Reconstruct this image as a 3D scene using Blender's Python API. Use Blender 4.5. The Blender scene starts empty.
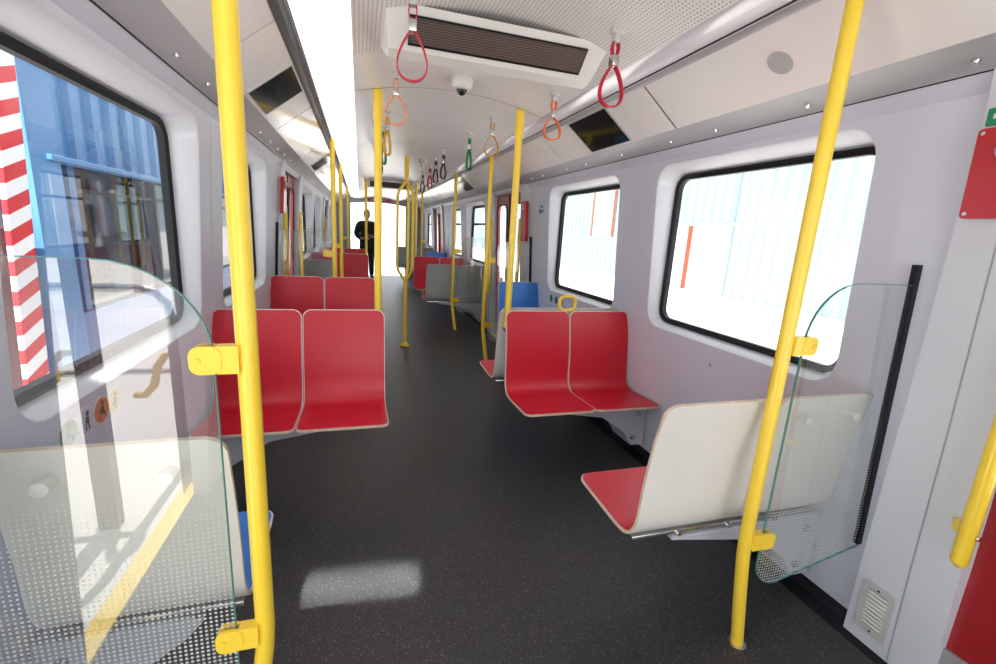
import bpy, bmesh, math, random
from mathutils import Vector, Matrix
random.seed(7)
S = 0.93                       # working units -> metres
C = bpy.context.scene.collection
PI = math.pi

# ------------------------------------------------------------------ materials
def mat(name, col, rough=.4, metal=0., coat=0., spec=.5, emit=None, es=0.):
    m = bpy.data.materials.new(name); m.use_nodes = True
    b = m.node_tree.nodes['Principled BSDF']
    b.inputs['Base Color'].default_value = (*col, 1)
    b.inputs['Roughness'].default_value = rough
    b.inputs['Metallic'].default_value = metal
    b.inputs['Coat Weight'].default_value = coat
    b.inputs['Coat Roughness'].default_value = .12
    b.inputs['Specular IOR Level'].default_value = spec
    if emit:
        b.inputs['Emission Color'].default_value = (*emit, 1); b.inputs['Emission Strength'].default_value = es
    return m
def bsdf(m): return m.node_tree.nodes['Principled BSDF']
def nd(m, t, **k):
    n = m.node_tree.nodes.new(t)
    for a, v in k.items(): setattr(n, a, v)
    return n
def ln(m, a, b): m.node_tree.links.new(a, b)
def vary(m, scale=6., amt=.06, bump=0., bscale=200.):
    """slight tonal and surface variation"""
    b = bsdf(m); col = tuple(b.inputs['Base Color'].default_value)
    tc = nd(m, 'ShaderNodeTexCoord'); n = nd(m, 'ShaderNodeTexNoise'); n.inputs['Scale'].default_value = scale
    ln(m, tc.outputs['Object'], n.inputs['Vector'])
    r = nd(m, 'ShaderNodeValToRGB')
    r.color_ramp.elements[0].position = .3; r.color_ramp.elements[1].position = .7
    r.color_ramp.elements[0].color = tuple(c*(1-amt) for c in col[:3])+(1,)
    r.color_ramp.elements[1].color = tuple(min(1, c*(1+amt)) for c in col[:3])+(1,)
    ln(m, n.outputs['Fac'], r.inputs['Fac']); ln(m, r.outputs['Color'], b.inputs['Base Color'])
    if bump:
        n2 = nd(m, 'ShaderNodeTexNoise'); n2.inputs['Scale'].default_value = bscale
        ln(m, tc.outputs['Object'], n2.inputs['Vector'])
        bp = nd(m, 'ShaderNodeBump'); bp.inputs['Strength'].default_value = bump; bp.inputs['Distance'].default_value = .002
        ln(m, n2.outputs['Fac'], bp.inputs['Height']); ln(m, bp.outputs['Normal'], b.inputs['Normal'])
    return m

WALL = vary(mat('wall_lavender_grey', (.64, .66, .75), .42), 2., .03)
REVEAL = mat('reveal_white', (.66, .68, .74), .35)
PILLAR = vary(mat('pillar_grey', (.64, .66, .72), .38), 2., .03)
CORN = mat('cornice_grey', (.40, .40, .425), .35)
COVE = vary(mat('cove_white', (.88, .85, .84), .14, coat=.5), 1.5, .03)
DARK = mat('channel_dark', (.075, .075, .08), .35)
STRIPG = mat('channel_grey', (.36, .36, .38), .35)
CEIL = vary(mat('ceiling_white', (.76, .735, .73), .3), 2., .03)
RUB = mat('black_rubber', (.006, .007, .009), .5, spec=.3)
YEL = vary(mat('yellow_paint', (.92, .64, .05), .33, coat=.3), 3., .03)
RED = vary(mat('red_pad', (.58, .012, .03), .36), 5., .05, .15, 350)
BLUE = vary(mat('blue_pad', (.03, .20, .62), .4), 5., .05)
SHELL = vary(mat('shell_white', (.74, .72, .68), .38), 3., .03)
SHELL_SHADED = vary(mat('shell_grey', (.40, .41, .41), .4), 3., .03)  # distant white shells, their shade put into the colour as grey
PLY = vary(mat('plywood_edge', (.70, .55, .39), .5), 30., .15)
BRK = mat('bracket_grey', (.48, .49, .55), .4)
STEEL = mat('steel', (.62, .62, .62), .25, metal=1.)
WPL = mat('white_plastic', (.74, .73, .70), .35)
REDBOX = mat('red_box', (.50, .008, .010), .3, coat=.3)
DOORRED = vary(mat('door_red', (.33, .012, .016), .32, coat=.3), 3., .04)
GREEN = mat('green_label', (.01, .26, .11), .4)
SCREEN = mat('screen_black', (.012, .012, .012), .08)
ORANGE = mat('strap_orange', (.85, .19, .03), .4)
STRAPRED = mat('strap_red', (.50, .012, .035), .4)
STRAPYEL = mat('strap_ochre', (.62, .33, .03), .4)
STRAPGRN = mat('strap_green', (.02, .19, .06), .4)
STRAPDRK = mat('strap_dark', (.06, .04, .045), .45)
GREYPL = mat('grey_plastic', (.52, .52, .51), .4)
LAMP = mat('lamp_lit', (.9, .86, .82), .4, emit=(1., .91, .83), es=1.1)
LAMPOFF = mat('lamp_unlit', (.63, .58, .64), .22, coat=.3)
CLOTH = mat('black_cloth', (.006, .006, .008), .8)
TROUS = mat('dark_trousers', (.01, .012, .018), .8)
SKIN = mat('skin', (.42, .20, .13), .5)
SHEDBLUE = vary(mat('shed_blue', (.055, .17, .36), .45), 1., .07)
SHEDDK = mat('shed_dark_blue', (.03, .10, .25), .4)
CONT = vary(mat('container_blue', (.42, .55, .59), .5), .6, .06)
CONTW = mat('container_white', (.75, .73, .72), .5)
RUST = mat('red_frame', (.40, .07, .03), .5)
MAROON = mat('maroon', (.09, .01, .015), .4)
GROUND = vary(mat('concrete', (.68, .66, .63), .8), .8, .08)
PORTAL = mat('portal_grey', (.30, .30, .31), .4)
TAIL = mat('tail_red', (.55, .01, .02), .3)
DGLASS = mat('dark_glass', (.02, .025, .035), .06)

def floor_mat():
    m = mat('speckled_dark_floor', (.028, .028, .03), .42)
    b = bsdf(m); tc = nd(m, 'ShaderNodeTexCoord')
    v = nd(m, 'ShaderNodeTexVoronoi'); v.inputs['Scale'].default_value = 165.
    ln(m, tc.outputs['Object'], v.inputs['Vector'])
    n = nd(m, 'ShaderNodeTexNoise'); n.inputs['Scale'].default_value = 60.; ln(m, tc.outputs['Object'], n.inputs['Vector'])
    lt = nd(m, 'ShaderNodeMath', operation='LESS_THAN'); lt.inputs[1].default_value = .22
    ln(m, v.outputs['Distance'], lt.inputs[0])
    sep = nd(m, 'ShaderNodeSeparateColor'); ln(m, v.outputs['Color'], sep.inputs['Color'])
    g2 = nd(m, 'ShaderNodeMath', operation='GREATER_THAN'); g2.inputs[1].default_value = .58
    ln(m, sep.outputs['Red'], g2.inputs[0])
    mul = nd(m, 'ShaderNodeMath', operation='MULTIPLY'); ln(m, lt.outputs[0], mul.inputs[0]); ln(m, g2.outputs[0], mul.inputs[1])
    mx = nd(m, 'ShaderNodeMix', data_type='RGBA')
    mx.inputs['A'].default_value = (.036, .036, .038, 1); mx.inputs['B'].default_value = (.32, .32, .32, 1)
    ln(m, mul.outputs[0], mx.inputs['Factor']); ln(m, mx.outputs['Result'], b.inputs['Base Color'])
    bp = nd(m, 'ShaderNodeBump'); bp.inputs['Strength'].default_value = .12; bp.inputs['Distance'].default_value = .002
    ln(m, n.outputs['Fac'], bp.inputs['Height']); ln(m, bp.outputs['Normal'], b.inputs['Normal'])
    return m
FLOOR = floor_mat()

def perf_mat():
    m = mat('perforated_ceiling', (.74, .715, .70), .35)
    b = bsdf(m); tc = nd(m, 'ShaderNodeTexCoord'); sep = nd(m, 'ShaderNodeSeparateXYZ')
    ln(m, tc.outputs['Object'], sep.inputs[0]); ds = []
    for ax in ('X', 'Y'):
        mu = nd(m, 'ShaderNodeMath', operation='MULTIPLY'); mu.inputs[1].default_value = 1/.0145
        fr = nd(m, 'ShaderNodeMath', operation='FRACT'); sb = nd(m, 'ShaderNodeMath', operation='SUBTRACT'); sb.inputs[1].default_value = .5
        sq = nd(m, 'ShaderNodeMath', operation='POWER'); sq.inputs[1].default_value = 2
        ab = nd(m, 'ShaderNodeMath', operation='ABSOLUTE')
        ln(m, sep.outputs[ax], mu.inputs[0]); ln(m, mu.outputs[0], fr.inputs[0]); ln(m, fr.outputs[0], sb.inputs[0])
        ln(m, sb.outputs[0], ab.inputs[0]); ln(m, ab.outputs[0], sq.inputs[0]); ds.append(sq)
    ad = nd(m, 'ShaderNodeMath', operation='ADD'); ln(m, ds[0].outputs[0], ad.inputs[0]); ln(m, ds[1].outputs[0], ad.inputs[1])
    lt = nd(m, 'ShaderNodeMath', operation='LESS_THAN'); lt.inputs[1].default_value = .045; ln(m, ad.outputs[0], lt.inputs[0])
    mx = nd(m, 'ShaderNodeMix', data_type='RGBA'); mx.inputs['A'].default_value = (.76, .735, .72, 1); mx.inputs['B'].default_value = (.24, .22, .21, 1)
    ln(m, lt.outputs[0], mx.inputs['Factor']); ln(m, mx.outputs['Result'], b.inputs['Base Color'])
    return m
PERF = perf_mat()

def grille_mat():
    m = mat('brown_grille', (.07, .05, .045), .4)
    b = bsdf(m); tc = nd(m, 'ShaderNodeTexCoord'); sep = nd(m, 'ShaderNodeSeparateXYZ'); ln(m, tc.outputs['Object'], sep.inputs[0])
    mu = nd(m, 'ShaderNodeMath', operation='MULTIPLY'); mu.inputs[1].default_value = 1/.0062
    fr = nd(m, 'ShaderNodeMath', operation='FRACT'); lt = nd(m, 'ShaderNodeMath', operation='LESS_THAN'); lt.inputs[1].default_value = .45
    ln(m, sep.outputs['Z'], mu.inputs[0]); ln(m, mu.outputs[0], fr.inputs[0]); ln(m, fr.outputs[0], lt.inputs[0])
    mx = nd(m, 'ShaderNodeMix', data_type='RGBA'); mx.inputs['A'].default_value = (.13, .10, .09, 1); mx.inputs['B'].default_value = (.05, .038, .035, 1)
    ln(m, lt.outputs[0], mx.inputs['Factor']); ln(m, mx.outputs['Result'], b.inputs['Base Color'])
    return m
GRILLE = grille_mat()

def hazard_mat():
    m = mat('hazard_stripes', (.8, .8, .8), .4)
    b = bsdf(m); tc = nd(m, 'ShaderNodeTexCoord'); sep = nd(m, 'ShaderNodeSeparateXYZ'); ln(m, tc.outputs['Object'], sep.inputs[0])
    k = nd(m, 'ShaderNodeMath', operation='MULTIPLY'); k.inputs[1].default_value = -.45; ln(m, sep.outputs['Y'], k.inputs[0])
    ad = nd(m, 'ShaderNodeMath', operation='ADD'); ln(m, sep.outputs['Z'], ad.inputs[0]); ln(m, k.outputs[0], ad.inputs[1])
    mu = nd(m, 'ShaderNodeMath', operation='MULTIPLY'); mu.inputs[1].default_value = 1/(.15*S); ln(m, ad.outputs[0], mu.inputs[0])
    fr = nd(m, 'ShaderNodeMath', operation='FRACT'); lt = nd(m, 'ShaderNodeMath', operation='LESS_THAN'); lt.inputs[1].default_value = .5
    ln(m, mu.outputs[0], fr.inputs[0]); ln(m, fr.outputs[0], lt.inputs[0])
    mx = nd(m, 'ShaderNodeMix', data_type='RGBA'); mx.inputs['A'].default_value = (.85, .85, .85, 1); mx.inputs['B'].default_value = (.62, .012, .02, 1)
    ln(m, lt.outputs[0], mx.inputs['Factor']); ln(m, mx.outputs['Result'], b.inputs['Base Color'])
    return m
HAZ = hazard_mat()

def glass_mat(name, tint=(1, 1, 1), ior=1.45, dots=None, haze=0.):
    """thin architectural glass: fresnel reflection over straight transmission, optional ceramic dots"""
    m = bpy.data.materials.new(name); m.use_nodes = True; nt = m.node_tree
    for n in list(nt.nodes):
        if n.type != 'OUTPUT_MATERIAL': nt.nodes.remove(n)
    out = nt.nodes[0]
    tr = nd(m, 'ShaderNodeBsdfTransparent'); tr.inputs[0].default_value = (*tint, 1)
    gl = nd(m, 'ShaderNodeBsdfGlossy'); gl.inputs['Roughness'].default_value = .01
    # face-on and grazing reflectance from the facing angle, the same on both sides of the pane
    lw = nd(m, 'ShaderNodeLayerWeight'); lw.inputs['Blend'].default_value = .5
    pw = nd(m, 'ShaderNodeMath', operation='POWER'); pw.inputs[1].default_value = 4.; ln(m, lw.outputs['Facing'], pw.inputs[0])
    f0 = ((ior-1)/(ior+1))**2*1.9
    ma = nd(m, 'ShaderNodeMath', operation='MULTIPLY_ADD'); ma.inputs[1].default_value = .9-f0; ma.inputs[2].default_value = f0
    ln(m, pw.outputs[0], ma.inputs[0])
    mix = nd(m, 'ShaderNodeMixShader'); ln(m, ma.outputs[0], mix.inputs[0]); ln(m, tr.outputs[0], mix.inputs[1]); ln(m, gl.outputs[0], mix.inputs[2])
    last = mix
    if haze or dots:
        df = nd(m, 'ShaderNodeBsdfDiffuse'); df.inputs[0].default_value = (.75, .80, .80, 1)
        tl = nd(m, 'ShaderNodeBsdfTranslucent'); tl.inputs[0].default_value = (.75, .80, .80, 1)
        both = nd(m, 'ShaderNodeAddShader')
        half = nd(m, 'ShaderNodeMixShader'); half.inputs[0].default_value = .5; ln(m, df.outputs[0], half.inputs[1]); ln(m, tl.outputs[0], half.inputs[2])
        if dots:
            tc = nd(m, 'ShaderNodeTexCoord'); sep = nd(m, 'ShaderNodeSeparateXYZ'); ln(m, tc.outputs['Object'], sep.inputs[0])
            pitch = .0110; ds = []
            # staggered rows
            row = nd(m, 'ShaderNodeMath', operation='MULTIPLY'); row.inputs[1].default_value = 1/pitch; ln(m, sep.outputs['Z'], row.inputs[0])
            fl = nd(m, 'ShaderNodeMath', operation='FLOOR'); ln(m, row.outputs[0], fl.inputs[0])
            hf = nd(m, 'ShaderNodeMath', operation='MULTIPLY'); hf.inputs[1].default_value = 0.; ln(m, fl.outputs[0], hf.inputs[0])
            cx = nd(m, 'ShaderNodeMath', operation='MULTIPLY_ADD'); cx.inputs[1].default_value = 1/pitch; ln(m, sep.outputs['X'], cx.inputs[0]); ln(m, hf.outputs[0], cx.inputs[2])
            for src in (row, cx):
                fr = nd(m, 'ShaderNodeMath', operation='FRACT'); sb = nd(m, 'ShaderNodeMath', operation='SUBTRACT'); sb.inputs[1].default_value = .5
                mm = nd(m, 'ShaderNodeMath', operation='MULTIPLY'); ln(m, src.outputs[0], fr.inputs[0]); ln(m, fr.outputs[0], sb.inputs[0])
                ln(m, sb.outputs[0], mm.inputs[0]); ln(m, sb.outputs[0], mm.inputs[1]); ds.append(mm)
            ad = nd(m, 'ShaderNodeMath', operation='ADD'); ln(m, ds[0].outputs[0], ad.inputs[0]); ln(m, ds[1].outputs[0], ad.inputs[1])
            mr = nd(m, 'ShaderNodeMapRange'); mr.inputs['From Min'].default_value = dots[0]; mr.inputs['From Max'].default_value = dots[1]
            mr.inputs['To Min'].default_value = .125; mr.inputs['To Max'].default_value = .002
            ln(m, sep.outputs['Z'], mr.inputs['Value'])
            gt = nd(m, 'ShaderNodeMath', operation='LESS_THAN'); ln(m, ad.outputs[0], gt.inputs[0]); ln(m, mr.outputs[0], gt.inputs[1])
            sc = nd(m, 'ShaderNodeMath', operation='MULTIPLY_ADD'); sc.inputs[1].default_value = .85-haze; sc.inputs[2].default_value = haze
            ln(m, gt.outputs[0], sc.inputs[0]); fac = sc.outputs[0]
        m2 = nd(m, 'ShaderNodeMixShader')
        if dots: ln(m, fac, m2.inputs[0])
        else: m2.inputs[0].default_value = haze
        ln(m, last.outputs[0], m2.inputs[1]); ln(m, half.outputs[0], m2.inputs[2]); last = m2
    ln(m, last.outputs[0], out.inputs[0]); return m
PANE = glass_mat('window_glass', (.97, .98, .98), 1.35)
SCRGLASS = glass_mat('dotted_screen_glass', (.95, .98, .975), 1.88, dots=(.30*S, .92*S), haze=.035)  # haze: slight white veil mixed into the pane to boost its reflection
GEDGE = mat('glass_edge', (.10, .27, .26), .15)

# ------------------------------------------------------------------ mesh helpers
def link(name, me, m, parent=None):
    o = bpy.data.objects.new(name, me); C.objects.link(o)
    for x in (m if isinstance(m, (list, tuple)) else [m]): me.materials.append(x)
    if parent: o.parent = parent
    return o
def obj(name, bm, m, parent=None, smooth=True, ang=35):
    bmesh.ops.remove_doubles(bm, verts=bm.verts, dist=1e-6)
    bmesh.ops.recalc_face_normals(bm, faces=bm.faces)
    bm.transform(Matrix.Scale(S, 4))
    for f in bm.faces: f.smooth = smooth
    if smooth:
        for e in bm.edges:
            if len(e.link_faces) == 2 and e.calc_face_angle(0) > math.radians(ang): e.smooth = False
    me = bpy.data.meshes.new(name); bm.to_mesh(me); bm.free()
    return link(name, me, m, parent)
def tag(o, label, cat, group=None):
    o['label'] = label; o['category'] = cat
    if group: o['group'] = group
    return o
def thing(name, label, cat, loc=(0, 0, 0), group=None):
    o = bpy.data.objects.new(name, None); C.objects.link(o); o.empty_display_size = .05
    o.location = Vector(loc)*S
    return tag(o, label, cat, group)
def struct(name, bm, m, parent=None, **k):
    o = obj(name, bm, m, parent, **k)
    if parent is None: o['kind'] = 'structure'
    return o
def sempty(name, loc=(0, 0, 0)):
    o = bpy.data.objects.new(name, None); C.objects.link(o); o.location = Vector(loc)*S; o['kind'] = 'structure'; return o
def dup(root, loc, label, group=None):
    r = root.copy(); C.objects.link(r); r.location = Vector(loc)*S; r['label'] = label
    if group: r['group'] = group
    for ch in list(root.children):
        c = ch.copy(); C.objects.link(c); c.parent = r
        for g in list(ch.children):
            d = g.copy(); C.objects.link(d); d.parent = c
    return r
def B(): return bmesh.new()
def box(bm, lo, hi, bev=0., seg=2):
    r = bmesh.ops.create_cube(bm, size=1)
    lo, hi = Vector(lo), Vector(hi)
    for v in r['verts']: v.co = Vector([lo[i]+(v.co[i]+.5)*(hi[i]-lo[i]) for i in range(3)])
    if bev:
        es = list({e for v in r['verts'] for e in v.link_edges})
        bmesh.ops.bevel(bm, geom=es, offset=bev, segments=seg, profile=.5, affect='EDGES')
    return bm
def tube(bm, pts, r, n=12, closed=False, cap=True):
    pts = [Vector(p) for p in pts]; N = len(pts); rings = []; up = None
    for i, p in enumerate(pts):
        if closed: t = pts[(i+1) % N]-pts[i-1]
        else: t = pts[min(i+1, N-1)]-pts[max(i-1, 0)]
        t.normalize()
        if up is None: up = Vector((0, 0, 1)) if abs(t.z) < .9 else Vector((1, 0, 0))
        a = t.cross(up).normalized(); b = a.cross(t).normalized(); up = b
        rr = r[i] if isinstance(r, (list, tuple)) else r
        rings.append([bm.verts.new(p+a*math.cos(2*PI*k/n)*rr+b*math.sin(2*PI*k/n)*rr) for k in range(n)])
    for i in range(N if closed else N-1):
        A, D = rings[i], rings[(i+1) % N]
        for k in range(n): bm.faces.new((A[k], A[(k+1) % n], D[(k+1) % n], D[k]))
    if cap and not closed: bm.faces.new(rings[0]); bm.faces.new(rings[-1])
    return bm
def ribbon(bm, pts, nrm, w, t, closed=False):
    """flat strap of width w (along nrm) and thickness t"""
    pts = [Vector(p) for p in pts]; N = len(pts); nrm = Vector(nrm).normalized(); R = []
    for i, p in enumerate(pts):
        tg = (pts[(i+1) % N]-pts[i-1]) if closed else (pts[min(i+1, N-1)]-pts[max(i-1, 0)])
        tg.normalize(); q = tg.cross(nrm).normalized()
        R.append([bm.verts.new(p+nrm*a*w/2+q*b*t/2) for a, b in ((-1, -1), (1, -1), (1, 1), (-1, 1))])
    for i in range(N if closed else N-1):
        A, D = R[i], R[(i+1) % N]
        for k in range(4): bm.faces.new((A[k], A[(k+1) % 4], D[(k+1) % 4], D[k]))
    if not closed: bm.faces.new(R[0]); bm.faces.new(R[-1])
    return bm
def prism(bm, poly, f0, f1):
    """extrude a closed 2D polygon between two mappings"""
    a = [bm.verts.new(f0(*p)) for p in poly]; b = [bm.verts.new(f1(*p)) for p in poly]
    bm.faces.new(a); bm.faces.new(b[::-1]); n = len(poly)
    for i in range(n): bm.faces.new((a[i], a[(i+1) % n], b[(i+1) % n], b[i]))
    return bm
def lathe(bm, prof, cx, cy, n=24, axis='z'):
    rings = []
    for r, h in prof:
        rg = []
        for k in range(n):
            a = 2*PI*k/n; u, v = r*math.cos(a), r*math.sin(a)
            rg.append(bm.verts.new((cx+u, cy+v, h) if axis == 'z' else ((cx+u, h, cy+v) if axis == 'y' else (h, cx+u, cy+v))))
        rings.append(rg)
    for A, D in zip(rings, rings[1:]):
        for k in range(n): bm.faces.new((A[k], A[(k+1) % n], D[(k+1) % n], D[k]))
    bm.faces.new(rings[0]); bm.faces.new(rings[-1]); return bm
def rrect(y0, y1, z0, z1, r, n=7):
    """r may be one radius or four (bl, br, tr, tl)"""
    rs = r if isinstance(r, (list, tuple)) else [r]*4
    L = []
    for (cy, cz, a0, q) in ((y0+rs[0], z0+rs[0], PI, rs[0]), (y1-rs[1], z0+rs[1], 1.5*PI, rs[1]), (y1-rs[2], z1-rs[2], 0, rs[2]), (y0+rs[3], z1-rs[3], PI/2, rs[3])):
        for k in range(n+1):
            a = a0+PI/2*k/n; L.append((cy+q*math.cos(a), cz+q*math.sin(a)))
    return L
def loft(bm, LA, LB):
    a = [bm.verts.new(p) for p in LA]; b = [bm.verts.new(p) for p in LB]; n = len(a)
    for i in range(n): bm.faces.new((a[i], a[(i+1) % n], b[(i+1) % n], b[i]))
def holes(bm, outer, hs, f):
    """planar sheet with holes, mapped to 3D by f"""
    es = []
    for L in [outer]+hs:
        vs = [bm.verts.new(f(*p)) for p in L]
        es += [bm.edges.new((vs[i], vs[(i+1) % len(vs)])) for i in range(len(vs))]
    bmesh.ops.triangle_fill(bm, use_beauty=True, use_dissolve=False, edges=es)
def sweep(bm, prof, y0, y1, s=1, ny=1):
    """extrude an (x, z) polyline along y; s mirrors x"""
    prev = None
    for j in range(ny+1):
        y = y0+(y1-y0)*j/ny
        row = [bm.verts.new((s*x, y, z)) for x, z in prof]
        if prev:
            for i in range(len(row)-1): bm.faces.new((prev[i], prev[i+1], row[i+1], row[i]))
        prev = row
    return bm

# ------------------------------------------------------------------ layout numbers
YA, SEC, BAY = 1.08, 3.70, 1.84          # near pole row, seat section length, door bay length
PITCH = SEC+BAY
YB0, YEND = -2.6, 14.3
PROF = [(1.40, 0), (1.365, .40), (1.335, .90), (1.270, 1.995), (1.225, 2.06)]
def xw(z):
    for (x0, z0), (x1, z1) in zip(PROF, PROF[1:]):
        if z <= z1: return x0+(x1-x0)*(z-z0)/(z1-z0)
    return PROF[-1][0]
SIDES = ((1, 'right'), (-1, 'left'))

# floor and skirting
bm = B(); box(bm, (-1.42, YB0, -.06), (1.42, YEND, 0)); struct('floor', bm, FLOOR, smooth=False)
for s, nm in SIDES:
    bm = B()
    for k in (-1, 0, 1, 2):
        a = YA+PITCH*k
        y0, y1 = max(YB0, a-.3), min(YEND, a+SEC+.3)
        sweep(bm, [(1.40, .05), (1.385, .045), (1.37, .014), (1.34, .003), (1.30, .001)], y0, y1, s)
    struct('baseboard_'+nm, bm, RUB)

# side walls: three strips, the middle one carries the window openings
WINS = [(1.30, 2.545), (3.04, 4.29)]
WZ0, WZ1 = .983, 1.918
XF = 1.395
win_list = []
for s, nm in SIDES:
    bm = B()
    for k in (-1, 0, 1, 2):
        a = YA+PITCH*k; y0, y1 = max(YB0, a-.16), min(YEND, a+SEC+.16)
        ws = []
        for w0, w1 in WINS:
            q0, q1 = w0+PITCH*k, w1+PITCH*k+(.05 if s < 0 and w0 < 2 else 0)
            if q0 > y0+.1 and q1 < y1-.05: ws.append((q0, q1))
        sweep(bm, PROF[:3], y0, y1, s)
        f = lambda y, z, s=s: (s*xw(z), y, z)
        holes(bm, [(y0, .90), (y1, .90), (y1, 1.995), (y0, 1.995)], [rrect(p-.022, q+.035, .95, 1.968, .12) for p, q in ws], f)
        for p, q in ws:
            win_list.append((s, p, q, k))
            A_ = [f(y, z) for y, z in rrect(p-.022, q+.035, .95, 1.968, .12)]
            M_ = [(s*(xw(z)+.008), y, z) for y, z in rrect(p-.016, q+.026, .958, 1.960, .115)]
            Z_ = [(s*(XF+.01), y, z) for y, z in rrect(p-.001, q+.001, WZ0-.001, WZ1+.001, .091)]
            nf = len(bm.faces); loft(bm, A_, M_); loft(bm, M_, Z_)
            bm.faces.ensure_lookup_table()
            for fc in bm.faces[nf:]: fc.material_index = 1
    y0 = YB0
    sweep(bm, PROF[3:], YB0, YEND, s)
    struct('wall_'+nm, bm, [WALL, REVEAL])
    # door pillars beside each bay
    bm = B()
    for k in (-1, 0, 1, 2):
        a = YA+PITCH*k
        for (q0, q1) in ((a-.335, a-.06), (a+SEC+.06, a+SEC+.335)):
            if q0 < YB0 or q1 > YEND: continue
            pr = [(1.345, 0), (1.325, .42), (1.305, .95), (1.25, 1.93), (1.225, 2.06), (1.42, 2.06), (1.42, 0)]
            e0 = (lambda z: q0) if q1 == a-.06 else (lambda z: q0+.065*z/2.06)
            e1 = (lambda z: q1-.065*z/2.06+.012) if q1 == a-.06 else (lambda z: q1)
            A_ = [bm.verts.new((s*x, e0(z), z)) for x, z in pr]; D_ = [bm.verts.new((s*x, e1(z), z)) for x, z in pr]
            n = len(pr)
            for i in range(n): bm.faces.new((A_[i], A_[(i+1) % n], D_[(i+1) % n], D_[i]))
            bm.faces.new(A_); bm.faces.new(D_)
    bmesh.ops.bevel(bm, geom=[e for e in bm.edges if abs(e.verts[0].co.y-e.verts[1].co.y) < 1e-4 and e.is_manifold and e.calc_face_angle(0) > 1.2 and abs(e.verts[0].co.x) < 1.36 and abs(e.verts[1].co.x) < 1.36], offset=.012, segments=2, affect='EDGES')
    struct('wall_pillars_'+nm, bm, PILLAR)

for i, (s, p, q, k) in enumerate(win_list):
    root = sempty('window_%d' % (i+1), (s*1.36, p, WZ0))
    o0 = Vector((s*1.36, p, WZ0))
    F = lambda y, z, d: Vector((s*(XF-.035+d), y, z))-o0
    ot = rrect(p, q, WZ0, WZ1, .09); inn = rrect(p+.03, q-.03, WZ0+.03, WZ1-.03, .066)
    bm = B()
    loft(bm, [F(y, z, .035) for y, z in ot], [F(y, z, .030) for y, z in rrect(p+.012, q-.012, WZ0+.012, WZ1-.012, .08)])
    loft(bm, [F(y, z, .030) for y, z in rrect(p+.012, q-.012, WZ0+.012, WZ1-.012, .08)], [F(y, z, .04) for y, z in inn])
    loft(bm, [F(y, z, .04) for y, z in inn], [F(y, z, .07) for y, z in inn])
    loft(bm, [F(y, z, .07) for y, z in inn], [F(y, z, .07) for y, z in ot])
    loft(bm, [F(y, z, .07) for y, z in ot], [F(y, z, .035) for y, z in ot])
    if k >= 1:      # tilting top light in the far windows
        zz = 1.60
        prism(bm, [(p+.02, zz), (q-.02, zz), (q-.02, zz+.035), (p+.02, zz+.035)], lambda y, z: F(y, z, .035), lambda y, z: F(y, z, .07))
    obj('window_frame', bm, RUB, root)
    bm = B(); bm.faces.new([bm.verts.new(F(y, z, .055)) for y, z in rrect(p+.02, q-.02, WZ0+.02, WZ1-.02, .07)])
    obj('pane', bm, PANE, root, smooth=False)

# doors (both leaves closed); the one beside the camera towards the blue shed stands open
def door(n, s, y0, y1):
    root = sempty('door_%d' % n, (s*1.36, y0, 0)); o0 = Vector((s*1.36, y0, 0))
    xd = lambda z: 1.372-.06*max(0, z-.5)/1.4
    mid = (y0+y1)/2
    for a, b in ((y0, mid-.006), (mid+.006, y1)):
        f0 = lambda y, z: Vector((s*xd(z), y, z))-o0
        f1 = lambda y, z: Vector((s*(xd(z)+.035), y, z))-o0
        bm = B(); h = rrect(a+.10, b-.10, .72, 1.86, .09)
        for f in (f0, f1): holes(bm, [(a, .03), (b, .03), (b, .5), (b, 2.0), (a, 2.0), (a, .5)], [h], f)
        loft(bm, [f0(*p) for p in h], [f1(*p) for p in h])
        ob = [(a, .03), (b, .03), (b, .5), (b, 2.0), (a, 2.0), (a, .5)]
        loft(bm, [f0(*p) for p in ob], [f1(*p) for p in ob])
        lf = obj('door_leaf', bm, DOORRED, root)
        bm = B(); bm.faces.new([bm.verts.new(Vector((s*(xd(z)+.018), y, z))-o0) for y, z in rrect(a+.095, b-.095, .715, 1.865, .09)])
        obj('pane', bm, PANE, lf, smooth=False)
        bm = B(); tube(bm, [Vector((s*(xd(z)-.004), y, z))-o0 for y, z in h], .009, 6, closed=True); obj('window_seal', bm, RUB, lf)
        bm = B(); box(bm, Vector((min(s*1.36, s*1.40), a, .03))-o0, Vector((max(s*1.36, s*1.40), b, .20))-o0, .004); obj('kick_seal', bm, PORTAL, lf)
    bm = B(); prism(bm, [(mid-.012, .03), (mid+.012, .03), (mid+.012, 2.0), (mid-.012, 2.0)], lambda y, z: Vector((s*(xd(z)-.008), y, z))-o0, lambda y, z: Vector((s*(xd(z)+.02), y, z))-o0)
    obj('middle_seal', bm, RUB, root)
    bm = B(); prism(bm, [(y0, 1.99), (y1, 1.99), (y1, 2.07), (y0, 2.07)], lambda y, z: Vector((s*1.26, y, z))-o0, lambda y, z: Vector((s*1.38, y, z))-o0)
    obj('door_header', bm, CORN, root)
    bm = B(); box(bm, Vector((min(s*1.33, s*1.43), y0, 0))-o0, Vector((max(s*1.33, s*1.43), y1, .012))-o0); obj('threshold', bm, YEL, root)
n = 1
for k in (-1, 0, 1):
    for s, nm in SIDES:
        y0 = YA+PITCH*k+SEC+.31; y1 = YA+PITCH*(k+1)-.31
        if k == -1 and s == -1:
            bm = B(); box(bm, (-1.50, y0-.1, 0), (-1.42, y1, .012)); struct('trim_threshold', bm, YEL); continue
        door(n, s, y0, y1); n += 1

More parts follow.
